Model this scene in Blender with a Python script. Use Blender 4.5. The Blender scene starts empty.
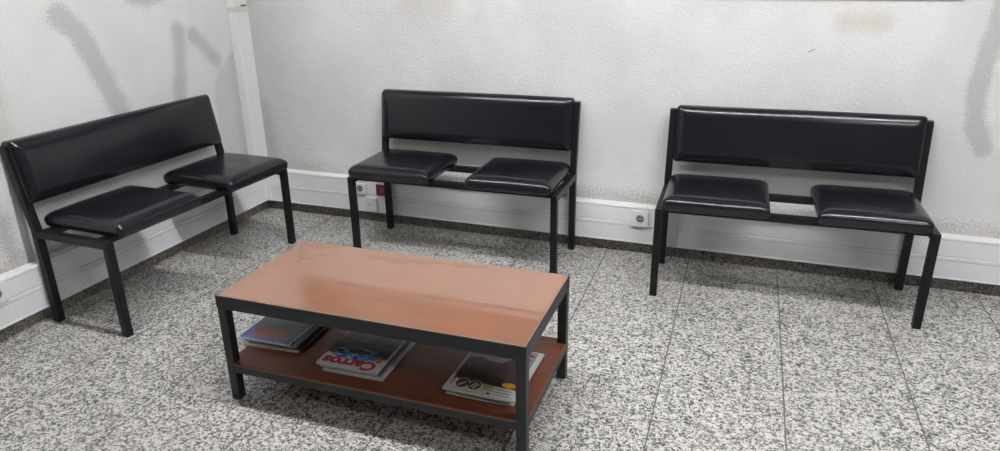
import bpy, bmesh, math, random
from mathutils import Vector, Matrix
random.seed(7)
S = bpy.context.scene
COL = S.collection
PI = math.pi

# ------------------------------------------------------------------ helpers
def mesh_obj(name, bm, mats, parent=None):
    me = bpy.data.meshes.new(name)
    bm.normal_update()
    bm.to_mesh(me); bm.free()
    if not isinstance(mats, (list, tuple)): mats = [mats]
    for m in mats: me.materials.append(m)
    o = bpy.data.objects.new(name, me)
    COL.objects.link(o)
    if parent: o.parent = parent
    return o

def tag(o, label=None, cat=None, group=None, kind=None):
    if label: o['label'] = label
    if cat: o['category'] = cat
    if group: o['group'] = group
    if kind: o['kind'] = kind
    return o

def empty(name, loc, rz, label, cat, group=None):
    o = bpy.data.objects.new(name, None)
    o.empty_display_size = .1
    o.location = loc; o.rotation_euler = (0, 0, rz)
    COL.objects.link(o)
    return tag(o, label, cat, group)

def copy_tree(o, parent=None):
    c = o.copy(); COL.objects.link(c)
    if parent: c.parent = parent
    for ch in list(o.children): copy_tree(ch, c)
    return c

def box(bm, x0, x1, y0, y1, z0, z1, mi=0, bev=0.0, seg=2, sh=None):
    """axis-aligned box with optional bevel; sh(v) deforms the corners"""
    t = bmesh.new()
    vs = [t.verts.new((x, y, z)) for z in (z0, z1) for y in (y0, y1) for x in (x0, x1)]
    for f in ((0,2,3,1),(4,5,7,6),(0,1,5,4),(2,6,7,3),(0,4,6,2),(1,3,7,5)):
        t.faces.new([vs[i] for i in f])
    if bev > 0:
        bmesh.ops.bevel(t, geom=list(t.edges), offset=bev, segments=seg, profile=.5, affect='EDGES')
    if sh:
        for v in t.verts: v.co = sh(v.co)
    merge(bm, t, mi)

def merge(bm, t, mi=None, M=None):
    vm = {}
    for v in t.verts: vm[v] = bm.verts.new(M @ v.co if M else v.co)
    for f in t.faces:
        try: nf = bm.faces.new([vm[v] for v in f.verts])
        except ValueError: continue
        nf.material_index = f.material_index if mi is None else mi
        nf.smooth = f.smooth
    t.free()

def cyl(bm, c, axis, r, h, n=24, mi=0, r2=None):
    """closed cylinder starting at c, running h along axis"""
    axis = Vector(axis).normalized()
    a = axis.orthogonal().normalized(); b = axis.cross(a)
    c = Vector(c); r2 = r if r2 is None else r2
    lo = [bm.verts.new(c + (a*math.cos(2*PI*i/n) + b*math.sin(2*PI*i/n))*r) for i in range(n)]
    hi = [bm.verts.new(c + axis*h + (a*math.cos(2*PI*i/n) + b*math.sin(2*PI*i/n))*r2) for i in range(n)]
    fs = [bm.faces.new(lo[::-1]), bm.faces.new(hi)]
    for i in range(n): fs.append(bm.faces.new((lo[i], lo[(i+1)%n], hi[(i+1)%n], hi[i])))
    for f in fs: f.material_index = mi

def ring(bm, c, axis, r0, r1, h, n=28, mi=0):
    axis = Vector(axis).normalized()
    a = axis.orthogonal().normalized(); b = axis.cross(a); c = Vector(c)
    def loop(r, k): return [bm.verts.new(c + axis*k + (a*math.cos(2*PI*i/n)+b*math.sin(2*PI*i/n))*r) for i in range(n)]
    L = [loop(r0,0), loop(r1,0), loop(r1,h), loop(r0,h)]
    for k in range(4):
        A, B = L[k], L[(k+1)%4]
        for i in range(n):
            f = bm.faces.new((A[i], A[(i+1)%n], B[(i+1)%n], B[i])); f.material_index = mi
    bmesh.ops.recalc_face_normals(bm, faces=bm.faces)

def cushion(sx, sy, sz, rt, rb, re, fn=None, nm=14, nr=8, ri=None):
    """Upholstered pad: plan size sx x sy, height sz, corners rounded in plan by re,
    top edge rolled over height rt and width ri, bottom edge with rb; fn(co, top) adds sag and wrinkles."""
    def axis(h, r):
        a = [-h + r*(1-math.cos(PI/2*i/nr)) for i in range(nr)]
        m = [-(h-r) + 2*(h-r)*i/nm for i in range(nm+1)]
        return a + m + [-x for x in a[::-1]]
    ri = ri or rt
    r = max(rt, re)
    xs, ys = axis(sx/2, r), axis(sy/2, r)
    zs = [rb*(1-math.cos(PI/2*i/4)) for i in range(4)] + [rb + (sz-rt-rb)*i/3 for i in range(4)] + \
         [sz-rt + rt*math.sin(PI/2*i/nr) for i in range(1, nr+1)]
    bm = bmesh.new(); V = {}
    NX, NY, NZ = len(xs), len(ys), len(zs)
    def pos(i, j, k):
        x, y, z = xs[i], ys[j], zs[k]
        ix, iy = sx/2-re, sy/2-re
        cx, cy = max(-ix, min(ix, x)), max(-iy, min(iy, y))
        d = Vector((x-cx, y-cy))
        if d.length > 1e-9:                       # round in plan
            m = max(abs(d.x), abs(d.y))
            if abs(d.x) > 1e-9 and abs(d.y) > 1e-9: d = d.normalized()*m
            x, y = cx+d.x, cy+d.y
        e = 0.0                                   # roll of the top and bottom edges
        if z > sz-rt: e = ri*(1-math.sqrt(max(0, 1-((z-(sz-rt))/rt)**2)))
        elif z < rb: e = rb*(1-math.sqrt(max(0, 1-((rb-z)/rb)**2)))
        x *= (sx/2-e)/(sx/2); y *= (sy/2-e)/(sy/2)
        co = Vector((x, y, z))
        return fn(co) if fn else co
    def g(i, j, k):
        if (i,j,k) not in V: V[(i,j,k)] = bm.verts.new(pos(i,j,k))
        return V[(i,j,k)]
    for k in range(NZ-1):
        for i in range(NX-1):
            bm.faces.new((g(i,0,k), g(i+1,0,k), g(i+1,0,k+1), g(i,0,k+1)))
            bm.faces.new((g(i+1,NY-1,k), g(i,NY-1,k), g(i,NY-1,k+1), g(i+1,NY-1,k+1)))
        for j in range(NY-1):
            bm.faces.new((g(0,j+1,k), g(0,j,k), g(0,j,k+1), g(0,j+1,k+1)))
            bm.faces.new((g(NX-1,j,k), g(NX-1,j+1,k), g(NX-1,j+1,k+1), g(NX-1,j,k+1)))
    for i in range(NX-1):
        for j in range(NY-1):
            bm.faces.new((g(i,j,NZ-1), g(i+1,j,NZ-1), g(i+1,j+1,NZ-1), g(i,j+1,NZ-1)))
            bm.faces.new((g(i,j+1,0), g(i+1,j+1,0), g(i+1,j,0), g(i,j,0)))
    for f in bm.faces: f.smooth = True
    return bm

# ------------------------------------------------------------------ materials
def new_mat(name):
    m = bpy.data.materials.new(name); m.use_nodes = True
    nt = m.node_tree
    return m, nt, nt.nodes['Principled BSDF']

def N(nt, t, **kw):
    n = nt.nodes.new(t)
    for k, v in kw.items(): setattr(n, k, v)
    return n

class G:
    """small node-graph writer"""
    def __init__(s, nt): s.nt = nt
    def link(s, a, b): s.nt.links.new(a, b)
    def put(s, sock, v):
        if hasattr(v, 'is_output'): s.link(v, sock)
        else: sock.default_value = v
    def math(s, op, a, b=None, c=None, clamp=False):
        n = N(s.nt, 'ShaderNodeMath', operation=op, use_clamp=clamp)
        for i, v in enumerate((a, b, c)):
            if v is not None: s.put(n.inputs[i], v)
        return n.outputs[0]
    def vec(s, op, a, b=None, out=0, scale=None):
        n = N(s.nt, 'ShaderNodeVectorMath', operation=op)
        s.put(n.inputs[0], a)
        if b is not None: s.put(n.inputs[1], b)
        if scale is not None: s.put(n.inputs['Scale'], scale)
        return n.outputs[out]
    def objco(s):
        return N(s.nt, 'ShaderNodeTexCoord').outputs['Object']
    def sep(s, v):
        n = N(s.nt, 'ShaderNodeSeparateXYZ'); s.link(v, n.inputs[0]); return n.outputs
    def comb(s, x, y, z):
        n = N(s.nt, 'ShaderNodeCombineXYZ')
        for i, v in enumerate((x, y, z)): s.put(n.inputs[i], v)
        return n.outputs[0]
    def noise(s, v, scale, detail=3, rough=.5, dist=0, col=False):
        n = N(s.nt, 'ShaderNodeTexNoise')
        s.link(v, n.inputs['Vector']); n.inputs['Scale'].default_value = scale
        n.inputs['Detail'].default_value = detail; n.inputs['Roughness'].default_value = rough
        n.inputs['Distortion'].default_value = dist
        return n.outputs['Color' if col else 'Fac']
    def voro(s, v, scale, out='Color', feature='F1', rnd=1.0):
        n = N(s.nt, 'ShaderNodeTexVoronoi', feature=feature)
        s.link(v, n.inputs['Vector']); n.inputs['Scale'].default_value = scale
        n.inputs['Randomness'].default_value = rnd
        return n.outputs[out]
    def ramp(s, f, stops, interp='LINEAR'):
        n = N(s.nt, 'ShaderNodeValToRGB'); e = n.color_ramp.elements
        n.color_ramp.interpolation = interp
        while len(e) < len(stops): e.new(.5)
        for i, (p, c) in enumerate(stops):
            e[i].position = p
            e[i].color = (c, c, c, 1) if isinstance(c, (int, float)) else (*c, 1)
        s.link(f, n.inputs[0]); return n.outputs[0]
    def mix(s, f, a, b, blend='MIX'):
        n = N(s.nt, 'ShaderNodeMix', data_type='RGBA', blend_type=blend)
        s.put(n.inputs[0], f)
        for i, v in ((6, a), (7, b)):
            if isinstance(v, tuple): v = (*v, 1) if len(v) == 3 else v
            s.put(n.inputs[i], v)
        return n.outputs[2]
    def smooth(s, v, lo, hi, a=0., b=1.):
        n = N(s.nt, 'ShaderNodeMapRange', interpolation_type='SMOOTHSTEP')
        s.put(n.inputs[0], v)
        for i, x in enumerate((lo, hi, a, b)): n.inputs[i+1].default_value = x
        return n.outputs[0]
    def bump(s, h, strength, dist, bsdf):
        n = N(s.nt, 'ShaderNodeBump'); n.inputs['Strength'].default_value = strength
        n.inputs['Distance'].default_value = dist
        s.link(h, n.inputs['Height']); s.link(n.outputs[0], bsdf.inputs['Normal'])
    def capsule(s, P, a, b):
        """distance of the point P from the segment a-b"""
        a = Vector((*a, 0)); b = Vector((*b, 0)); ba = b-a
        pa = s.vec('SUBTRACT', P, tuple(a))
        h = s.math('DIVIDE', s.vec('DOT_PRODUCT', pa, tuple(ba), out=1), ba.dot(ba), clamp=True)
        q = s.vec('SCALE', tuple(ba), scale=h)
        return s.vec('LENGTH', s.vec('SUBTRACT', pa, q), out=1)

def plain(name, col, rough=.5, metal=0., spec=.5, var=.06, scale=30, coat=0):
    m, nt, b = new_mat(name); g = G(nt)
    n = g.noise(g.objco(), scale, 4)
    c = g.mix(g.ramp(n, [(.3, 0.), (.7, 1.)]), tuple(x*(1-var) for x in col), tuple(min(1, x*(1+var)) for x in col))
    g.link(c, b.inputs['Base Color'])
    b.inputs['Roughness'].default_value = rough
    b.inputs['Metallic'].default_value = metal
    b.inputs['Specular IOR Level'].default_value = spec
    if coat: b.inputs['Coat Weight'].default_value = coat
    return m

def wall_material(name, axis, streaks, patch, dirt_shade, base=(.75, .738, .732), stip_amt=.16):
    """coarse painted render; axis picks the wall's horizontal coordinate. streaks = grey paint-outs and a painted-on post shadow
    [(r, [(h,z), ...])], patch = edge polyline test for the un-whitened strip, dirt = soft stains, patches and painted corner shade"""
    m, nt, b = new_mat(name); g = G(nt)
    co = g.objco(); x, y, z = g.sep(co)[0:3]
    h = x if axis == 'x' else y
    P = g.comb(h, z, 0.0)
    big = g.noise(P, 2.2, 4, .55)
    fine = g.noise(P, 85, 3, .6)
    med = g.noise(P, 26, 4, .6)
    col = g.mix(g.smooth(big, .35, .65), tuple(c*.93 for c in base), tuple(c*1.03 for c in base))
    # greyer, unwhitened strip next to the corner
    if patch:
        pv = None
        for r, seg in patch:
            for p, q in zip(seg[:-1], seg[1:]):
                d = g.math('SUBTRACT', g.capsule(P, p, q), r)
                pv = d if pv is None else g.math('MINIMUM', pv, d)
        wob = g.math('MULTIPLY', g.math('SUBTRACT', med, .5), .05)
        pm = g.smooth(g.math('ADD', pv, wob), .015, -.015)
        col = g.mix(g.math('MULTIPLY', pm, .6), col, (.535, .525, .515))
    sv = None
    for r, seg in streaks:
        for p, q in zip(seg[:-1], seg[1:]):
            d = g.math('SUBTRACT', g.capsule(P, p, q), r)
            sv = d if sv is None else g.math('MINIMUM', sv, d)
    if sv is not None:
        wob = g.math('MULTIPLY', g.math('SUBTRACT', g.noise(P, 9, 3), .5), .05)
        stip = g.math('MULTIPLY', g.math('SUBTRACT', g.noise(P, 150, 2, .6), .5), stip_amt)
        sm = g.smooth(g.math('ADD', g.math('ADD', sv, wob), stip), .012, -.012)
        col = g.mix(g.math('MULTIPLY', sm, .92), col, (.52, .51, .515))
    # brown grime speckle low down, just above the trunking
    lo = g.smooth(z, .43, .25)
    sp = g.smooth(g.math('ADD', g.math('MULTIPLY', lo, .42), g.math('MULTIPLY', g.noise(P, 120, 2, .7), .75)), .64, .80)
    lo2 = g.math('MULTIPLY', sp, g.smooth(g.noise(P, 3.0, 3), .25, .7, .35, .9))
    col = g.mix(g.math('MULTIPLY', lo2, .75), col, (.33, .29, .24))
    # scattered dark flecks in the pits of the render
    fl = g.smooth(g.noise(P, 60, 2, .6), .70, .78)
    col = g.mix(g.math('MULTIPLY', fl, g.smooth(g.noise(P, 5, 3), .45, .7, .03, .4)), col, (.36, .34, .31))
    for r, soft, amt, c, p, q in dirt_shade:
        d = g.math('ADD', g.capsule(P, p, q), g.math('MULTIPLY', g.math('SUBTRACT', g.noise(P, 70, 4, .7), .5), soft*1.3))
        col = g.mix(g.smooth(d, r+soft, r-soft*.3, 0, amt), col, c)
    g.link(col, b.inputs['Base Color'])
    b.inputs['Roughness'].default_value = .85
    b.inputs['Specular IOR Level'].default_value = .25
    hgt = g.math('ADD', g.math('MULTIPLY', fine, .8), g.math('MULTIPLY', med, .4))
    g.bump(hgt, .72, .006, b)
    return m

def granite(name, light, mid, dark, joints=None, scale=160, rough=.32, p=(.0, .30, .47, .62)):
    m, nt, b = new_mat(name); g = G(nt)
    co = g.objco()
    wn = g.vec('SCALE', g.vec('SUBTRACT', g.noise(co, 55, 3, .6, col=True), (.5, .5, .5)), scale=.024)
    P = g.vec('ADD', co, wn)
    cell = g.sep(g.voro(P, scale))[0]
    cell2 = g.sep(g.voro(P, scale*2.1))[1]
    f = g.math('ADD', g.math('MULTIPLY', cell, .72), g.math('MULTIPLY', cell2, .28))
    cl = g.noise(co, 14, 3, .6)
    f = g.math('ADD', f, g.math('MULTIPLY', g.math('SUBTRACT', cl, .5), .28))
    col = g.ramp(f, [(0, dark), (.27, dark), (.33, mid), (.45, mid), (.51, tuple(.80*c for c in light)), (.63, light), (1, light)])
    bl = g.noise(co, 1.3, 3)
    col = g.mix(g.smooth(bl, .4, .75, 0, .22), col, (.33, .31, .28))
    if joints:
        j0, ja, jy = joints
        s = g.sep(co)
        xx = g.math('ADD', s[0], g.math('MULTIPLY', s[1], ja))
        def jl(v, off, w):
            t = g.math('DIVIDE', g.math('SUBTRACT', v, off), .4)
            fr = g.math('ABSOLUTE', g.math('SUBTRACT', t, g.math('ROUND', t)))
            return g.smooth(g.math('MULTIPLY', fr, .4), w, w*.45)
        jx = jl(xx, j0, .0034); jyv = g.math('MULTIPLY', jl(s[1], jy, .0024), .55)
        jm = g.math('MULTIPLY', g.math('MAXIMUM', jx, jyv), .85)
        col = g.mix(jm, col, (.055, .053, .05))
    g.link(col, b.inputs['Base Color'])
    b.inputs['Roughness'].default_value = rough
    b.inputs['Specular IOR Level'].default_value = .4
    return m

def wood(name, base, dark, rough, wear=True, coat=0.):
    m, nt, b = new_mat(name); g = G(nt)
    co = g.objco(); s = g.sep(co)
    gr = g.noise(g.comb(g.math('MULTIPLY', s[0], 3.), g.math('MULTIPLY', s[1], 34.), g.math('MULTIPLY', s[2], 34.)), 1.6, 5, .6)
    bl = g.noise(co, 5.5, 4, .6)
    col = g.mix(g.smooth(gr, .3, .7), dark, base)
    col = g.mix(g.smooth(bl, .4, .7, 0, .55), col, tuple(c*k for c, k in zip(base, (1.12, 1.02, .88))))
    if wear:   # rubbed, yellowed patches towards the back edge and left end
        P = g.comb(s[0], s[1], 0.0); d = None
        for r, p, q in ((.016, (.33, .432), (.47, .415)), (.010, (.44, .425), (.62, .452)), (.012, (.64, .458), (.74, .462)),
                        (.022, (.02, .47), (.16, .472)), (.014, (.015, .46), (.10, .33)), (.008, (.10, .33), (.16, .40))):
            e = g.math('SUBTRACT', g.capsule(P, p, q), r)
            d = e if d is None else g.math('MINIMUM', d, e)
        w = g.math('MULTIPLY', g.math('SUBTRACT', g.noise(g.vec('MULTIPLY', co, (1., 2.0, 1.)), 16, 4, .6), .5), .075)
        wm = g.smooth(g.math('ADD', d, w), .006, -.006)
        col = g.mix(g.math('MULTIPLY', wm, .7), col, (.225, .115, .05))
        g.link(g.smooth(bl, .3, .75, rough*.8, rough*1.35), b.inputs['Roughness'])
    else:
        b.inputs['Roughness'].default_value = rough
    g.link(col, b.inputs['Base Color'])
    b.inputs['Coat Weight'].default_value = coat
    b.inputs['Coat Roughness'].default_value = .015
    if coat: b.inputs['Specular IOR Level'].default_value = .12
    b.inputs['Coat IOR'].default_value = 1.8
    return m

def vinyl(name):
    m, nt, b = new_mat(name); g = G(nt)
    co = g.objco()
    n = g.noise(co, 6, 3)
    g.link(g.mix(n, (.0085, .0095, .013), (.0115, .0125, .0165)), b.inputs['Base Color'])
    g.link(g.smooth(g.noise(co, 9, 4), .3, .7,   .19, .25), b.inputs['Roughness'])
    b.inputs['Specular IOR Level'].default_value = .5
    return m

def emit(name, col, strength):
    m, nt, b = new_mat(name)
    b.inputs['Base Color'].default_value = (.9, .9, .9, 1)
    b.inputs['Emission Color'].default_value = (*col, 1)
    b.inputs['Emission Strength'].default_value = strength
    return m

M = {}
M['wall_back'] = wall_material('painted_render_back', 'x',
    [(.036, [(3.545, 1.32), (3.53, 1.10), (3.515, .95), (3.51, .83), (3.527, .73), (3.572, .635)])],
    None,
    [(.016, .06, .40, (.50, .45, .34), (3.0, 1.118), (3.135, 1.12)),
     (.0012, .0012, .9, (.12, .11, .10), (2.876, .992), (2.898, 1.006)),
     (.03, .10, .30, (.52, .50, .47), (1.02, 1.18), (1.2, 1.19)),
     (.08, .42, .5, (.40, .39, .375), (.02, .3), (.02, 1.6)),  # corner greying: part stain, part corner shade painted into the wall colour
     (.01, .07, .45, (.36, .34, .31), (.085, .30), (.07, .62))], stip_amt=.07)  # soft grey-brown band beside the corner duct
M['wall_left'] = wall_material('painted_render_left', 'y',
    [(.052, [(-1.100, 1.185), (-1.028, 1.109), (-.971, .978), (-.905, .777), (-.880, .62)]),
     (.040, [(-.728, 1.244), (-.650, 1.226), (-.574, 1.245)]),
     (.040, [(-.473, 1.065), (-.487, .946), (-.539, .759), (-.584, .58)]),
     (.034, [(-.388, 1.043), (-.312, .975), (-.237, .892)]),
     (.03, [(-1.545, .45), (-1.53, .30)])],  # cast shadow of the bench's near post, painted as a grey band
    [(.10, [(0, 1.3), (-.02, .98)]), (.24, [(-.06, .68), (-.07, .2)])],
    [(.03, .06, .4, (.52, .49, .42), (-1.45, .95), (-1.46, .78)),  # yellowish grey patch above the left bench's near end
     (.02, .06, .4, (.38, .37, .35), (-.11, .3), (-.11, .9))])  # soft grey band along the corner duct
M['wall_plain'] = wall_material('painted_render_plain', 'x', [], None, [], (.22, .22, .225))
M['ceiling'] = plain('ceiling_paint', (.32, .32, .32), .9)
M['floor'] = granite('speckled_granite_tiles', (.66, .64, .605), (.20, .195, .188), (.045, .045, .047), joints=(1.2686, .0138, -1.741))
M['skirting'] = granite('skirting_granite', (.26, .23, .20), (.13, .118, .105), (.05, .047, .043), rough=.4)
M['pvc'] = plain('white_pvc', (.80, .80, .815), .38, var=.02, scale=4)
M['pvc_line'] = plain('grey_pvc_groove', (.50, .50, .51), .5)
M['pvc_old'] = plain('yellowed_pvc', (.68, .66, .60), .45)
M['plate'] = plain('white_socket_plastic', (.78, .785, .78), .3, var=.02)
M['socket_dark'] = plain('socket_recess_grey', (.10, .10, .105), .5)
M['socket_mid'] = plain('socket_insert_grey', (.42, .42, .43), .5)
M['brass'] = plain('nickel_contact', (.55, .53, .5), .35, metal=1)
M['red'] = plain('red_socket_plastic', (.20, .012, .016), .35)
M['black_metal'] = plain('black_enamelled_steel', (.0070, .0070, .0078), .42, spec=.35, var=.2)
M['table_metal'] = plain('charcoal_enamelled_steel', (.017, .018, .021), .45, spec=.45, var=.15)
M['vinyl'] = vinyl('black_vinyl')
M['board'] = plain('black_seat_board', (.02, .018, .016), .6)
M['top'] = wood('red_brown_laminate', (.300, .146, .096), (.280, .133, .086), .12, True, 1.0)
M['edge'] = plain('worn_pale_edge', (.24, .18, .14), .5)
M['shelf'] = wood('dark_red_wood', (.18, .056, .026), (.135, .041, .019), .38, False)
M['shelf_edge'] = plain('shelf_edge_wood', (.17, .07, .043), .5)
M['grey_frame'] = plain('grey_aluminium', (.30, .30, .31), .4, metal=.3)
def glass_mat():
    m, nt, b = new_mat('window_glass')
    tr = N(nt, 'ShaderNodeBsdfTransparent'); tr.inputs[0].default_value = (.90, .92, .91, 1)
    gl = N(nt, 'ShaderNodeBsdfGlossy'); gl.inputs['Roughness'].default_value = .01
    fr = N(nt, 'ShaderNodeFresnel'); fr.inputs[0].default_value = 1.5
    mx = N(nt, 'ShaderNodeMixShader'); out = nt.nodes['Material Output']
    nt.links.new(fr.outputs[0], mx.inputs[0]); nt.links.new(tr.outputs[0], mx.inputs[1]); nt.links.new(gl.outputs[0], mx.inputs[2])
    nt.links.new(mx.outputs[0], out.inputs['Surface']); nt.nodes.remove(b)
    return m
M['glass'] = glass_mat()
M['lamp_body'] = plain('white_lamp_body', (.8, .8, .8), .5)

# ------------------------------------------------------------------ camera (solved from the photograph's edges)
F_PX, CX, CY, CZ = 703.2334, 2.68906, -3.27596, 1.37565
yaw, pit, rol = .352118, -.362270, -.014076
Fv = Vector((-math.sin(yaw)*math.cos(pit), math.cos(yaw)*math.cos(pit), math.sin(pit)))
Rv = Vector((math.cos(yaw), math.sin(yaw), 0)); Uv = Rv.cross(Fv)
R2 = Rv*math.cos(rol) + Uv*math.sin(rol); U2 = -Rv*math.sin(rol) + Uv*math.cos(rol)
cd = bpy.data.cameras.new('camera'); cam = bpy.data.objects.new('camera', cd); COL.objects.link(cam)
cd.sensor_fit = 'HORIZONTAL'; cd.sensor_width = 36; cd.lens = F_PX/1000*36
cd.clip_start = .05
cam.matrix_world = Matrix(((R2.x, U2.x, -Fv.x, CX), (R2.y, U2.y, -Fv.y, CY), (R2.z, U2.z, -Fv.z, CZ), (0, 0, 0, 1)))
S.camera = cam

# ------------------------------------------------------------------ room shell
RX, RY, RZ, TH = 6.0, -5.6, 2.7, .12
def slab(name, x0, x1, y0, y1, z0, z1, mat):
    bm = bmesh.new(); box(bm, x0, x1, y0, y1, z0, z1)
    return tag(mesh_obj(name, bm, mat), kind='structure')
BY = 4.2                                     # depth of a made-up adjoining room, added to hold a lamp behind the window
slab('floor', -TH, RX+TH, RY-TH, BY+TH, -.12, 0, M['floor'])
slab('ceiling', -TH, RX+TH, RY-TH, BY+TH, RZ, RZ+.12, M['ceiling'])
WX0, WX1, WZ0, WZ1 = .165, 3.401, 1.209, 2.10
bm = bmesh.new()
box(bm, -TH, RX+TH, 0, TH, 0, WZ0); box(bm, -TH, RX+TH, 0, TH, WZ1, RZ)
box(bm, -TH, WX0, 0, TH, WZ0, WZ1); box(bm, WX1, RX+TH, 0, TH, WZ0, WZ1)
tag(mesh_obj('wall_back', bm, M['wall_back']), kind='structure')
slab('wall_left', -TH, 0, RY, 0, 0, RZ, M['wall_left'])
slab('wall_right', RX, RX+TH, RY, 0, 0, RZ, M['wall_plain'])
slab('wall_front', -TH, RX+TH, RY-TH, RY, 0, RZ, M['wall_plain'])
slab('wall_added_far', -TH, RX+TH, BY, BY+TH, 0, RZ, M['wall_plain'])
slab('wall_added_left', -TH, 0, TH, BY, 0, RZ, M['wall_plain'])
slab('wall_added_right', RX, RX+TH, TH, BY, 0, RZ, M['wall_plain'])
# window: grey aluminium frame with two panes; only the bottom edge of the frame enters the photograph
bm = bmesh.new()
fy0, fy1, fw = -.012, .06, .032
box(bm, WX0, WX1, fy0, fy1, WZ0, WZ0+fw, bev=.002); box(bm, WX0, WX1, fy0, fy1, WZ1-fw, WZ1, bev=.002)
n = 2; st = (WX1-WX0-fw)/n
for k in range(n+1): box(bm, WX0+k*st, WX0+k*st+fw, fy0, fy1, WZ0+fw, WZ1-fw, bev=.002)
win = tag(mesh_obj('window_1', bm, M['grey_frame']), 'long grey-framed window high on the back wall, only its bottom edge showing', 'window', kind='structure')
for k in range(n):
    bm = bmesh.new(); box(bm, WX0+k*st+fw-.004, WX0+(k+1)*st+.004, .014, .020, WZ0+fw-.004, WZ1-fw+.004)
    mesh_obj('pane', bm, M['glass'], win)

# granite skirting
Z1, Z2, TD = .0655, .2535, .053
slab('baseboard_back', .012, RX, -.012, 0, 0, Z1, M['skirting'])
slab('baseboard_left', 0, .012, RY, 0, 0, Z1, M['skirting'])

# cable trunking: a two-compartment white pvc duct with raised lips, running along both walls and up the corner
def trunk_profile():
    zm = (Z1+Z2)/2 - .002
    e = .0035
    return [(0, Z1), (TD, Z1), (TD, Z1+.006), (TD-.002, Z1+.0085), (TD-.002, zm-.0125), (TD-e, zm-.0105), (TD-e, zm-.0085),
            (TD, zm-.0065), (TD, zm+.0065), (TD-e, zm+.0085), (TD-e, zm+.0105), (TD-.002, zm+.0125),
            (TD-.002, Z2-.0165), (TD-e, Z2-.0145), (TD-e, Z2-.013), (TD, Z2-.011), (TD, Z2-.003), (TD-.003, Z2), (0, Z2)]
GROOVE = {5, 9, 13}
def trunk(name, a, b, place, label):
    bm = bmesh.new(); pr = trunk_profile()
    A = [bm.verts.new(place(a, d, z)) for d, z in pr]; B = [bm.verts.new(place(b, d, z)) for d, z in pr]
    n = len(pr)
    for i in range(n):
        f = bm.faces.new((A[i], A[(i+1) % n], B[(i+1) % n], B[i]))
        f.material_index = 1 if i in GROOVE else 0
    bm.faces.new(A[::-1]); bm.faces.new(B)
    bmesh.ops.recalc_face_normals(bm, faces=bm.faces)
    o = mesh_obj(name, bm, [M['pvc'], M['pvc_line']])
    return tag(o, label, 'cable trunking', kind='structure')
back_pl = lambda t, d, z: (t, -d, z)
left_pl = lambda t, d, z: (d, t, z)
tr1 = trunk('trim_1', TD, RX, back_pl, 'white cable trunking running low along the back wall')
tr2 = trunk('trim_2', RY, 0.0, left_pl, 'white cable trunking running low along the left wall')
# joint covers
bm = bmesh.new(); box(bm, 2.362, 2.402, -TD-.0016, -TD+.004, Z1, Z2+.001, bev=.0006)
mesh_obj('joint_cover', bm, M['pvc'], tr1)
bm = bmesh.new()
box(bm, TD, TD+.022, -TD-.0018, -TD+.003, Z1, Z2+.0015, bev=.0006); box(bm, TD-.003, TD+.0018, -TD-.024, -TD-.0018, Z1, Z2+.0015, bev=.0006)
mesh_obj('corner_cover', bm, M['pvc'], tr1)
# vertical duct in the corner
bm = bmesh.new()
box(bm, 0, .049, -.108, 0, Z2, 1.128, bev=.002)
box(bm, .0, .050, -.084, -.081, Z2, 1.128)
tr3 = mesh_obj('trim_3', bm, M['pvc']); tag(tr3, 'white vertical cable duct standing in the room corner', 'cable trunking', kind='structure')
bm = bmesh.new(); box(bm, 0, .0525, -.1115, 0, 1.128, 1.156, bev=.0015)
mesh_obj('collar', bm, M['pvc_old'], tr3)
bm = bmesh.new(); box(bm, 0, .047, -.106, -.052, 1.156, RZ, bev=.002); box(bm, 0, .043, -.046, 0, 1.164, RZ, bev=.002)
mesh_obj('upper_duct', bm, M['pvc'], tr3)
bm = bmesh.new(); box(bm, 0, .040, -.052, -.002, 1.156, 1.165)  # dark block stands in for the shadow between the two ducts
mesh_obj('duct_gap_shade', bm, M['socket_dark'], tr3)

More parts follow.
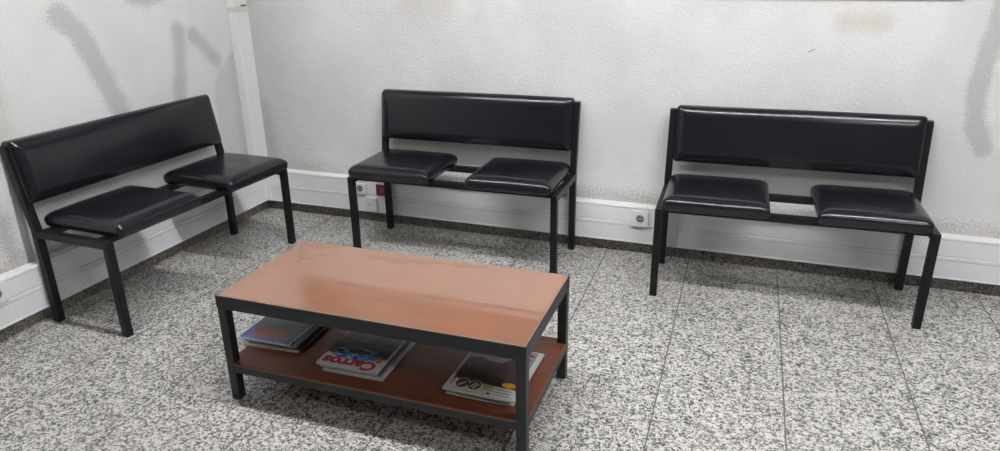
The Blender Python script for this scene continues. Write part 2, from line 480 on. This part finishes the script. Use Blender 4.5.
# ------------------------------------------------------------------ benches
T = .0302
def make_bench(label, W, D, HS, HU, BU, seats, pad_u):
    ox, oy = -W/2, D/2          # local: x = ox + u, y = oy - v (front is -y)
    def bx(bm, u0, u1, v0, v1, z0, z1, bev=.0025, **k):
        box(bm, ox+u0, ox+u1, oy-v1, oy-v0, z0, z1, bev=bev, **k)
    root = empty('bench', (0, 0, 0), 0, label, 'bench', 'black two-seat waiting benches')
    for u0 in (0, W-T):
        for v0 in (0, D-T):
            bm = bmesh.new(); bx(bm, u0, u0+T, v0, v0+T, 0, HS)
            mesh_obj('leg', bm, M['black_metal'], root)
        bm = bmesh.new(); bx(bm, u0, u0+T, T, D-T, HS-T, HS)
        mesh_obj('side_rail', bm, M['black_metal'], root)
        lean = lambda c: Vector((c.x, c.y + BU*max(0, (c.z-HS))/(HU-HS), c.z))
        bm = bmesh.new(); bx(bm, u0, u0+T, 0, T, HS, HU, sh=lean)
        mesh_obj('back_post', bm, M['black_metal'], root)
    for v0 in (.036, D-.085):
        bm = bmesh.new(); bx(bm, T, W-T, v0, v0+.030, HS-.030, HS)
        mesh_obj('seat_rail', bm, M['black_metal'], root)
    for k, (u0, u1) in enumerate(seats):
        sx, sy = u1-u0, D-.003
        def sag(c, k=k, sx=sx, sy=sy):
            a, b = 2*c.x/sx, 2*c.y/sy
            if c.z > .02:
                w = (c.z-.02)/.04
                dome = .007*max(0, 1-a*a)*max(0, 1-b*b) - .004*math.exp(-((a-.1)**2+(b+.05)**2)*5)
                wr = .0012*math.sin(17*c.x+3*k+9*c.y) * max(0, -b)**2
                c = c + Vector((0, 0, w*(dome+wr)))
            side = .004*math.sin(PI*min(1, c.z/.058))
            c = c + Vector((side*a, side*b, 0))
            return c
        bm = cushion(sx, sy, .060, .032, .008, .022, sag, ri=.044)
        s = mesh_obj('seat', bm, M['vinyl'], root)
        s.location = (ox+(u0+u1)/2, oy-(.022+sy/2), HS+.004)
        bm = bmesh.new(); box(bm, -sx/2+.012, sx/2-.012, -sy/2+.012, sy/2-.012, -.004, .002)
        mesh_obj('seat_board', bm, M['board'], s)
    # backrest pad: built lying on its back, then stood between the posts along their lean
    bw, bh, bt = pad_u[1]-pad_u[0], .253, .062
    def pad(c):
        a, b = 2*c.x/bw, 2*c.y/bh
        if c.z > .02:
            w = (c.z-.02)/.042
            c = c + Vector((0, 0, w*(.006*max(0, 1-a**4)*max(0, 1-b*b) + .0016*math.sin(7.3*c.x+1)*max(0, b) - .0022*math.exp(-((c.x+.06)/.10)**2)*max(0, b))))
        c = c + Vector((0, .0020*math.sin(5.1*c.x+.6)*max(0, b)*min(1, c.z/.03), 0))
        return c
    bm = cushion(bw, bh, bt, .029, .003, .016, pad, nm=22, ri=.050)
    lean_a = math.atan2(BU, HU-HS)
    zc = HU-.2365 + bh/2
    vb = -BU*(zc-HS)/(HU-HS)
    Mx = Matrix.Translation((ox+(pad_u[0]+pad_u[1])/2, oy-vb-.001, zc)) @ Matrix.Rotation(-lean_a, 4, 'X') @ Matrix.Rotation(PI/2, 4, 'X')
    bmesh.ops.transform(bm, matrix=Mx, verts=bm.verts)
    mesh_obj('backrest', bm, M['vinyl'], root)
    return root
def place_bench(o, W, D, x, y, a):
    # x, y = rear left outer corner of the frame
    c, s = math.cos(a), math.sin(a)
    lx, ly = W/2, -D/2
    o.location = (x + lx*c - ly*s, y + lx*s + ly*c, 0); o.rotation_euler = (0, 0, a)
for label, W, D, HS, HU, BU, seats, pad_u, x, y, a in (
    ('black vinyl two-seat bench mid back wall, behind the coffee table by the red socket',
     1.0473, .388, .3974, .7374, .0495, ((.018, .432), (.620, 1.020)), (.010, 1.019), .8615, -.0737, .0183),
    ('black vinyl two-seat bench at the right end of the back wall',
     1.0473, .388, .3974, .7374, .0495, ((.031, .442), (.622, 1.014)), (.031, 1.021), 2.3336, -.0900, .0314),
    ('black vinyl two-seat bench standing along the left wall, turned sideways to the view',
     1.0660, .410, .4017, .7350, .0560, ((.046, .468), (.648, 1.058)), (.010, 1.058), .0604, -1.4825, PI/2-.0319)):
    place_bench(make_bench(label, W, D, HS, HU, BU, seats, pad_u), W, D, x, y, a)

# ------------------------------------------------------------------ coffee table
TX, TY, TA, TL, TW, TZ, TT, ZS = 1.1370, -1.6966, .0111, 1.0385, .4919, .3871, .0313, .1415
table = empty('coffee_table', (TX, TY, 0), TA, 'low coffee table with a red-brown top, black metal frame and magazine shelf', 'coffee table')
def tpart(name, mat, *boxes, bev=.002):
    bm = bmesh.new()
    for q in boxes: box(bm, *q, bev=bev)
    return mesh_obj(name, bm, mat, table)
ins = .001
for u0 in (ins, TL-TT-ins):
    for v0 in (ins, TW-TT-ins):
        tpart('leg', M['table_metal'], (u0, u0+TT, v0, v0+TT, 0, TZ-.046))
z0, z1 = TZ-.046, TZ-.0007
bm = bmesh.new()
box(bm, 0, TL, 0, .03, z0, z1, bev=.002); box(bm, 0, TL, TW-.03, TW, z0, z1, bev=.002)
box(bm, 0, .03, .03, TW-.03, z0, z1, bev=.002); box(bm, TL-.03, TL, .03, TW-.03, z0, z1, bev=.002)
mesh_obj('top_frame', bm, M['table_metal'], table)
bm = bmesh.new(); box(bm, .0030, TL-.0030, .0030, TW-.0030, TZ-.004, TZ-.0003); ed = mesh_obj('edge_strip', bm, M['edge'], table)
bm = bmesh.new(); box(bm, .0055, TL-.0055, .0055, TW-.0055, TZ-.0012, TZ, bev=.0004, seg=1)
mesh_obj('tabletop', bm, M['top'], table)
r0, r1 = ZS-.009-.026, ZS-.009
bm = bmesh.new()
a = ins+TT
box(bm, a, TL-a, ins, ins+.026, r0, r1, bev=.0015); box(bm, a, TL-a, TW-ins-.026, TW-ins, r0, r1, bev=.0015)
box(bm, ins, ins+.026, a, TW-a, r0, r1, bev=.0015); box(bm, TL-ins-.026, TL-ins, a, TW-a, r0, r1, bev=.0015)
mesh_obj('shelf_frame', bm, M['table_metal'], table)
bm = bmesh.new()       # board notched round the legs
def shelf(bm, g, z0, z1):
    c = a - g
    box(bm, c, TL-c, ins+g, TW-ins-g, z0, z1); box(bm, ins+g, c, a+g, TW-a-g, z0, z1); box(bm, TL-c, TL-ins-g, a+g, TW-a-g, z0, z1)
shelf(bm, 0.0, ZS-.009, ZS-.0015)
t = mesh_obj('shelf_edge', bm, M['shelf_edge'], table)
bm = bmesh.new(); shelf(bm, .0012, ZS-.0015, ZS)
mesh_obj('shelf_board', bm, M['shelf'], table)

# ------------------------------------------------------------------ magazines
def gloss(name, fn, rough=.28):
    m, nt, b = new_mat(name); g = G(nt)
    g.link(fn(g), b.inputs['Base Color']); b.inputs['Roughness'].default_value = rough
    return m
def flat(name, c, rough=.3): return plain(name, c, rough, var=.04)
P_ = {k: flat('print_'+k, c) for k, c in dict(white=(.72, .72, .71), red=(.45, .022, .03), yellow=(.68, .42, .04), black=(.018, .018, .02),
      navy=(.03, .06, .22), blue=(.10, .28, .62), orange=(.48, .12, .035), slate=(.055, .06, .07), brown=(.055, .026, .024),
      cream=(.58, .56, .36), olive=(.34, .32, .10), mauve=(.30, .26, .28), grey=(.25, .25, .26), pale=(.60, .62, .66), green=(.12, .2, .09), teal=(.06, .2, .22)).items()}
def page_mat():
    m, nt, b = new_mat('page_edges'); g = G(nt)
    s = g.sep(g.objco())
    st = g.noise(g.comb(0.0, 0.0, s[2]), 1500, 2)
    g.link(g.ramp(st, [(.35, (.36, .35, .33)), (.65, (.74, .73, .70))]), b.inputs['Base Color'])
    b.inputs['Roughness'].default_value = .7
    return m
PAGES = page_mat()
def sky_fn(g):
    s = g.sep(g.objco()); n = g.noise(g.objco(), 18, 4, .6, .6)
    v = g.math('ADD', s[1], g.math('MULTIPLY', g.math('SUBTRACT', n, .5), .12))
    c = g.ramp(g.math('ADD', g.math('MULTIPLY', v, 3.4), .5),
               [(0, (.05, .055, .06)), (.45, (.075, .08, .09)), (.62, (.03, .035, .05)), (.72, (.16, .055, .04)), (.84, (.36, .09, .03)), (.92, (.12, .16, .45)), (1, (.22, .3, .55))])
    return g.mix(g.smooth(g.math('ABSOLUTE', s[0]), .055, .095), c, g.mix(g.smooth(s[1], .02, .09), (.045, .05, .06), (.05, .09, .33)))
COVER_SKY = gloss('cover_mountain_sunset', sky_fn)
def smoke_fn(g):
    n = g.noise(g.vec('MULTIPLY', g.objco(), (1., 2.5, 1.)), 16, 4, .6, .8)
    return g.ramp(n, [(.35, (.012, .013, .015)), (.6, (.05, .052, .056)), (.8, (.11, .11, .115))])
COVER_SMOKE = gloss('cover_dark_garage', smoke_fn)
def carblue_fn(g):
    n = g.noise(g.vec('MULTIPLY', g.objco(), (1., 2.6, 1.)), 26, 3, .6, 1.2)
    return g.ramp(n, [(.34, (.012, .018, .03)), (.42, (.04, .16, .46)), (.54, (.12, .36, .75)), (.66, (.6, .75, .9))])
COVER_BLUE = gloss('cover_blue_car_paint', carblue_fn)
def brown_fn(g):
    n = g.noise(g.objco(), 22, 4, .6)
    return g.ramp(n, [(.35, (.030, .015, .014)), (.6, (.075, .036, .032)), (.8, (.14, .075, .065))])
COVER_BROWN = gloss('cover_dark_red_car', brown_fn)

def text_bm(body, size, bold=.0, xs=1.0):
    cu = bpy.data.curves.new('lettering', 'FONT'); cu.body = body; cu.size = size; cu.offset = bold
    cu.align_x = 'CENTER'; cu.align_y = 'CENTER'; cu.resolution_u = 4
    o = bpy.data.objects.new('lettering', cu); COL.objects.link(o)
    dg = bpy.context.evaluated_depsgraph_get()
    me = bpy.data.meshes.new_from_object(o.evaluated_get(dg))
    bm = bmesh.new(); bm.from_mesh(me)
    for v in bm.verts: v.co.x *= xs
    bpy.data.objects.remove(o); bpy.data.curves.remove(cu); bpy.data.meshes.remove(me)
    return bm
def poly(bm, pts, z, mi):
    vs = [bm.verts.new((x, y, z)) for x, y in pts]
    f = bm.faces.new(vs); f.normal_update()
    if f.normal.z < 0: f.normal_flip()
    f.material_index = mi
def rect(bm, x0, x1, y0, y1, z, mi): poly(bm, [(x0, y0), (x1, y0), (x1, y1), (x0, y1)], z, mi)
def disc(bm, x, y, rx, ry, z, mi, n=24): poly(bm, [(x+rx*math.cos(2*PI*i/n), y+ry*math.sin(2*PI*i/n)) for i in range(n)], z, mi)

class Cover:
    """collects print on one cover; coordinates in the magazine's own reading frame, spine on the left"""
    def __init__(s): s.bm = bmesh.new(); s.m = []
    def mi(s, mat):
        if mat not in s.m: s.m.append(mat)
        return s.m.index(mat)
CT = .0006
def magazine(label, group, u, v, rot, z, w, h, th, base, printer=None, flip=True):
    """u, v = table coordinates of the front-left corner; flip turns the masthead to the front edge"""
    r = rot + (PI if flip else 0)
    cu, su = math.cos(rot), math.sin(rot)
    lu, lv = u + w/2*cu - h/2*su, v + w/2*su + h/2*cu
    wx = TX + lu*math.cos(TA) - lv*math.sin(TA); wy = TY + lu*math.sin(TA) + lv*math.cos(TA)
    root = empty('magazine', (wx, wy, z), TA + r, label, 'magazine', group)
    bm = bmesh.new(); box(bm, -w/2+.0008, w/2-.0012, -h/2+.001, h/2-.001, CT, th-CT)
    mesh_obj('pages', bm, PAGES, root)
    c = Cover(); i = c.mi(base)
    box(c.bm, -w/2, w/2, -h/2, h/2, 0, CT, i); box(c.bm, -w/2, w/2, -h/2, h/2, th-CT, th, i)
    box(c.bm, -w/2-.0005, -w/2+.0008, -h/2, h/2, 0, th, i)
    if printer: printer(c, w, h, th + .0002)
    mesh_obj('cover', c.bm, c.m, root)
    return z + th + .0003

def print_sky(c, w, h, z):
    rect(c.bm, -w/2+.003, w/2-.003, -h/2+.003, h/2-.004, z, c.mi(COVER_SKY))
def print_carros(c, w, h, z):
    rect(c.bm, -w/2+.002, w/2-.002, -h/2+.002, h/2-.075, z, c.mi(COVER_SMOKE))
    k = c.mi(COVER_BLUE)     # blue car nose seen low and wide under the masthead
    pts = [(-.094, .066), (-.080, .086), (-.045, .096), (-.012, .098), (.030, .096), (.062, .090), (.088, .076), (.096, .056), (.070, .036), (.0, .022), (-.060, .034)]
    poly(c.bm, pts, z+.0002, k)
    d = c.mi(P_['black'])
    poly(c.bm, [(-.055, .044), (-.02, .058), (.03, .056), (.052, .042), (.0, .030)], z+.0004, d)
    disc(c.bm, -.066, .050, .013, .010, z+.0004, d); disc(c.bm, .068, .052, .013, .010, z+.0004, d)
    t = text_bm('Carros', .072, .0034, 1.0)
    xs = [q.co.x for q in t.verts]; sc = .190/(max(xs)-min(xs)); mx = (max(xs)+min(xs))/2
    for q in t.verts: q.co = Vector(((q.co.x-mx)*sc + .004, q.co.y*.90 + h/2 - .027, z+.0003))
    merge(c.bm, t, c.mi(P_['red']))
    disc(c.bm, -.083, h/2-.062, .013, .012, z+.0004, c.mi(P_['yellow']))
    rect(c.bm, -.094, -.080, h/2-.060, h/2-.052, z+.0006, c.mi(P_['black']))
def print_brown(c, w, h, z):
    m = c.mi
    rect(c.bm, -w/2+.003, w/2-.003, -h/2+.062, h/2-.003, z, m(P_['mauve']))
    # dark saloon photographed from the front quarter
    poly(c.bm, [(-.100, -.080), (.104, -.086), (.106, .02), (.074, .034), (.060, .064), (.030, .068), (.012, .044), (-.03, .046), (-.06, .060), (-.10, .050)], z+.0002, m(COVER_BROWN))
    rect(c.bm, .034, .056, .064, .092, z+.0003, m(COVER_BROWN))
    for x, y in ((-.075, .105), (-.04, .112), (.02, .118), (.085, .09), (.09, .115)): disc(c.bm, x, y, .010, .006, z+.0003, m(P_['brown']), 10)
    rect(c.bm, -w/2+.028, w/2-.003, -h/2+.003, -h/2+.062, z, m(P_['cream']))
    rect(c.bm, -w/2+.002, -w/2+.026, -h/2+.003, -h/2+.085, z+.0001, m(P_['pale']))
    for k in range(4): rect(c.bm, -w/2+.010, -w/2+.020, -h/2+.030+k*.012, -h/2+.037+k*.012, z+.0003, m(P_['red']))
    # two round dials with white needles
    for x in (-.062, -.022):
        disc(c.bm, x, -h/2+.043, .023, .027, z+.0003, m(P_['white'])); disc(c.bm, x, -h/2+.043, .0205, .0245, z+.0005, m(P_['brown']))
    for x, y, a in ((-.062, .040, .9), (-.026, .044, 1.2), (-.016, .040, 1.2)):
        t = bmesh.new(); rect(t, -.015, .015, -.0022, .0022, z+.0007, m(P_['white']))
        merge(c.bm, t, None, Matrix.Translation((x, -h/2+y, 0)) @ Matrix.Rotation(a, 4, 'Z'))
    disc(c.bm, .078, -h/2+.074, .024, .013, z+.0005, m(P_['yellow']))
    rect(c.bm, .006, .034, -h/2+.046, -h/2+.054, z+.0003, m(P_['olive'])); rect(c.bm, .006, .024, -h/2+.034, -h/2+.041, z+.0003, m(P_['olive']))
    rect(c.bm, .042, .104, -h/2+.006, -h/2+.056, z+.0003, m(P_['white']))
    rect(c.bm, .024, .040, -h/2+.006, -h/2+.024, z+.0003, m(P_['white'])); rect(c.bm, .026, .038, -h/2+.010, -h/2+.020, z+.0005, m(P_['black']))
    for k in range(3): rect(c.bm, .047, .098, -h/2+.014+k*.014, -h/2+.018+k*.014, z+.0005, m(P_['grey']))
def print_list(c, w, h, z):
    m = c.mi
    for k in range(8):
        y = -h/2+.02+k*.031
        rect(c.bm, w/2-.05, w/2-.012, y, y+.012, z, m(P_[('black', 'olive', 'yellow', 'brown', 'red', 'black', 'yellow', 'brown')[k]]))

D2 = math.radians
gA, gB, gC = 'magazines stacked at the left end of the shelf', 'magazines stacked in the middle of the shelf', 'magazines stacked at the right end of the shelf'
def stack(rows, group):
    z = ZS + .0004
    for lab, u, v, rot, w, h, th, base, pr, fl in rows:
        z = magazine(lab, group, u, v, D2(rot), z, w, h, th, base, pr, fl)
stack([
  ('pale-covered magazine at the bottom of the left stack, on the shelf board', -.018, .108, 4.0, .213, .285, .0058, P_['pale'], None, True),
  ('dark brown magazine second from the bottom of the left stack', .000, .120, 1.0, .205, .28, .0050, P_['brown'], None, True),
  ('grey magazine in the middle of the left stack', -.024, .122, 2.5, .207, .28, .0045, P_['grey'], None, True),
  ('black-covered magazine just under the sunset cover of the left stack', -.016, .128, .5, .204, .275, .0050, P_['slate'], None, True),
  ('magazine with a blue, orange and slate mountain cover on top of the left stack', -.042, .114, 1.0, .206, .28, .0042, P_['white'], print_sky, True)], gA)
stack([
  ('white magazine at the bottom of the middle stack, sticking out to the right', .334, .056, .5, .214, .285, .0060, P_['white'], None, True),
  ('grey magazine second from the bottom of the middle stack', .326, .062, 1.5, .212, .28, .0055, P_['grey'], None, True),
  ('dark magazine in the middle of the central stack', .322, .058, 2.0, .210, .28, .0050, P_['slate'], None, True),
  ('white-edged magazine right under the red-lettered top cover', .316, .056, 1.0, .212, .28, .0055, P_['white'], None, True),
  ('magazine with red masthead and blue car lying upside down on top of the middle stack', .314, .052, 1.6, .216, .285, .0060, P_['white'], print_carros, True)], gB)
stack([
  ('white magazine at the bottom of the right stack', .764, .062, -1.0, .216, .285, .0060, P_['white'], print_list, False),
  ('printed magazine poking out at the back right of the right stack', .774, .076, -1.5, .210, .285, .0050, P_['pale'], print_list, False),
  ('grey magazine second from the top of the right stack', .758, .060, -.5, .214, .28, .0045, P_['grey'], None, False),
  ('yellow-green edged magazine right under the top of the right stack', .756, .056, -1.2, .216, .28, .0050, P_['cream'], None, False),
  ('magazine with dark red car and two round dials on top of the right stack', .757, .052, -1.6, .220, .285, .0050, P_['white'], print_brown, False)], gC)

# ------------------------------------------------------------------ power sockets on the trunking
def socket(root, x, z, s, axis='back', cover=.008):
    """schuko insert: local x along the wall, -y out of the wall, z up"""
    bm = bmesh.new()
    ring(bm, (x, -cover-.0002, z), (0, -1, 0), .0165, .0205, .0022)
    mesh_obj('rim', bm, M['socket_mid'], root)
    bm = bmesh.new(); cyl(bm, (x, -cover+.0005, z), (0, -1, 0), .0165, .0012)
    well = mesh_obj('well', bm, M['socket_dark'], root)
    bm = bmesh.new()
    for dx in (-.0075, .0075): cyl(bm, (x+dx, -cover-.0007, z), (0, -1, 0), .0032, .0006, 12)
    mesh_obj('pin_hole', bm, M['socket_mid'], well)
    bm = bmesh.new()
    for dz in (-.0145, .0145): box(bm, x-.003, x+.003, -cover-.0035, -cover-.0005, z+dz-.0018, z+dz+.0018)
    box(bm, x-.012, x+.012, -cover-.0022, -cover-.0006, z-.0022, z+.0022)
    mesh_obj('earth_contact', bm, M['socket_mid'], well)
def socket_thing(loc, rz, label, w, h):
    r = empty('power_socket', loc, rz, label, 'power socket', None)
    bm = bmesh.new(); box(bm, -w/2, w/2, -.011, 0, -h/2, h/2, bev=.003); mesh_obj('faceplate', bm, M['plate'], r)
    socket(r, 0, .002, 1, cover=.011)
    return r
F0 = -TD-.0004
socket_thing((2.228, F0, .195), 0, 'white square wall socket on the trunking left of the right bench', .080, .080)
socket_thing((TD+.0004, -1.674, .208), PI/2, 'white wall socket on left wall trunking, cut off by the photo edge', .080, .080)
# white module socket behind the middle bench
socket_thing((.689, F0, .200), 0, 'white socket module beside the red socket, behind the middle bench', .078, .060)
r = empty('power_socket', (.824, F0, .203), 0, 'red socket on the back wall trunking behind the middle bench', 'power socket')
bm = bmesh.new(); box(bm, -.036, .036, -.010, 0, -.031, .031, bev=.003); mesh_obj('faceplate', bm, M['red'], r)
bm = bmesh.new(); ring(bm, (.004, -.0102, 0), (0, -1, 0), .0165, .0205, .002); mesh_obj('rim', bm, M['red'], r)
bm = bmesh.new(); cyl(bm, (.004, -.0095, 0), (0, -1, 0), .0163, .001); mesh_obj('well', bm, M['socket_dark'], r)
# surface box with two round holes under it
r = empty('telephone_socket', (.755, F0, .117), 0, 'small white surface box with two holes, low on the trunking under the red socket', 'socket box')
bm = bmesh.new(); box(bm, -.034, .034, -.024, 0, -.040, .040, bev=.004); mesh_obj('housing', bm, M['plate'], r)
for dx in (-.011, .013):
    bm = bmesh.new(); cyl(bm, (dx, -.0238, .002), (0, -1, 0), .0048, .0006, 14); mesh_obj('hole', bm, M['socket_mid'], r)

# ------------------------------------------------------------------ ceiling lights (above the frame)
def ceiling_light(x, y, power, lx=1.2, ly=.24, col=(.985, .992, 1.), label='white fluorescent ceiling light'):
    r = empty('ceiling_light', (x, y, RZ), 0, label, 'ceiling light', None)
    bm = bmesh.new(); box(bm, -lx/2-.02, lx/2+.02, -ly/2-.02, ly/2+.02, -.045, 0, bev=.004)
    mesh_obj('housing', bm, M['lamp_body'], r)
    bm = bmesh.new(); box(bm, -lx/2, lx/2, -ly/2, ly/2, -.060, -.0455, bev=.003)
    mesh_obj('diffuser', bm, emit('lamp_diffuser', col, power), r)
LA = 63
for x, k, w in ((1.05, .98, 'left'), (2.30, 1.0, 'middle'), (3.55, 1.12, 'right')):
    ceiling_light(x, -1.50, LA*k, lx=1.18, ly=.13, label=w+' ceiling light of the row over the coffee table')
ceiling_light(4.4, -3.3, LA*1.0, lx=1.18, ly=.13, label='ceiling light towards the right wall')
ceiling_light(3.0, 3.3, LA*.3, lx=1.18, ly=.13, label='added ceiling light in the made-up room behind the window')  # unseen lamp, added for a highlight on the left backrest

# ------------------------------------------------------------------ world, view
w = bpy.data.worlds.new('world'); S.world = w; w.use_nodes = True
w.node_tree.nodes['Background'].inputs[0].default_value = (.5, .5, .52, 1)
w.node_tree.nodes['Background'].inputs[1].default_value = .1
vs = S.view_settings
vs.view_transform = 'Standard'; vs.look = 'None'; vs.gamma = 1; vs.use_curve_mapping = False
vs.exposure = 0.0
S.cycles.max_bounces = 8; S.cycles.diffuse_bounces = 5
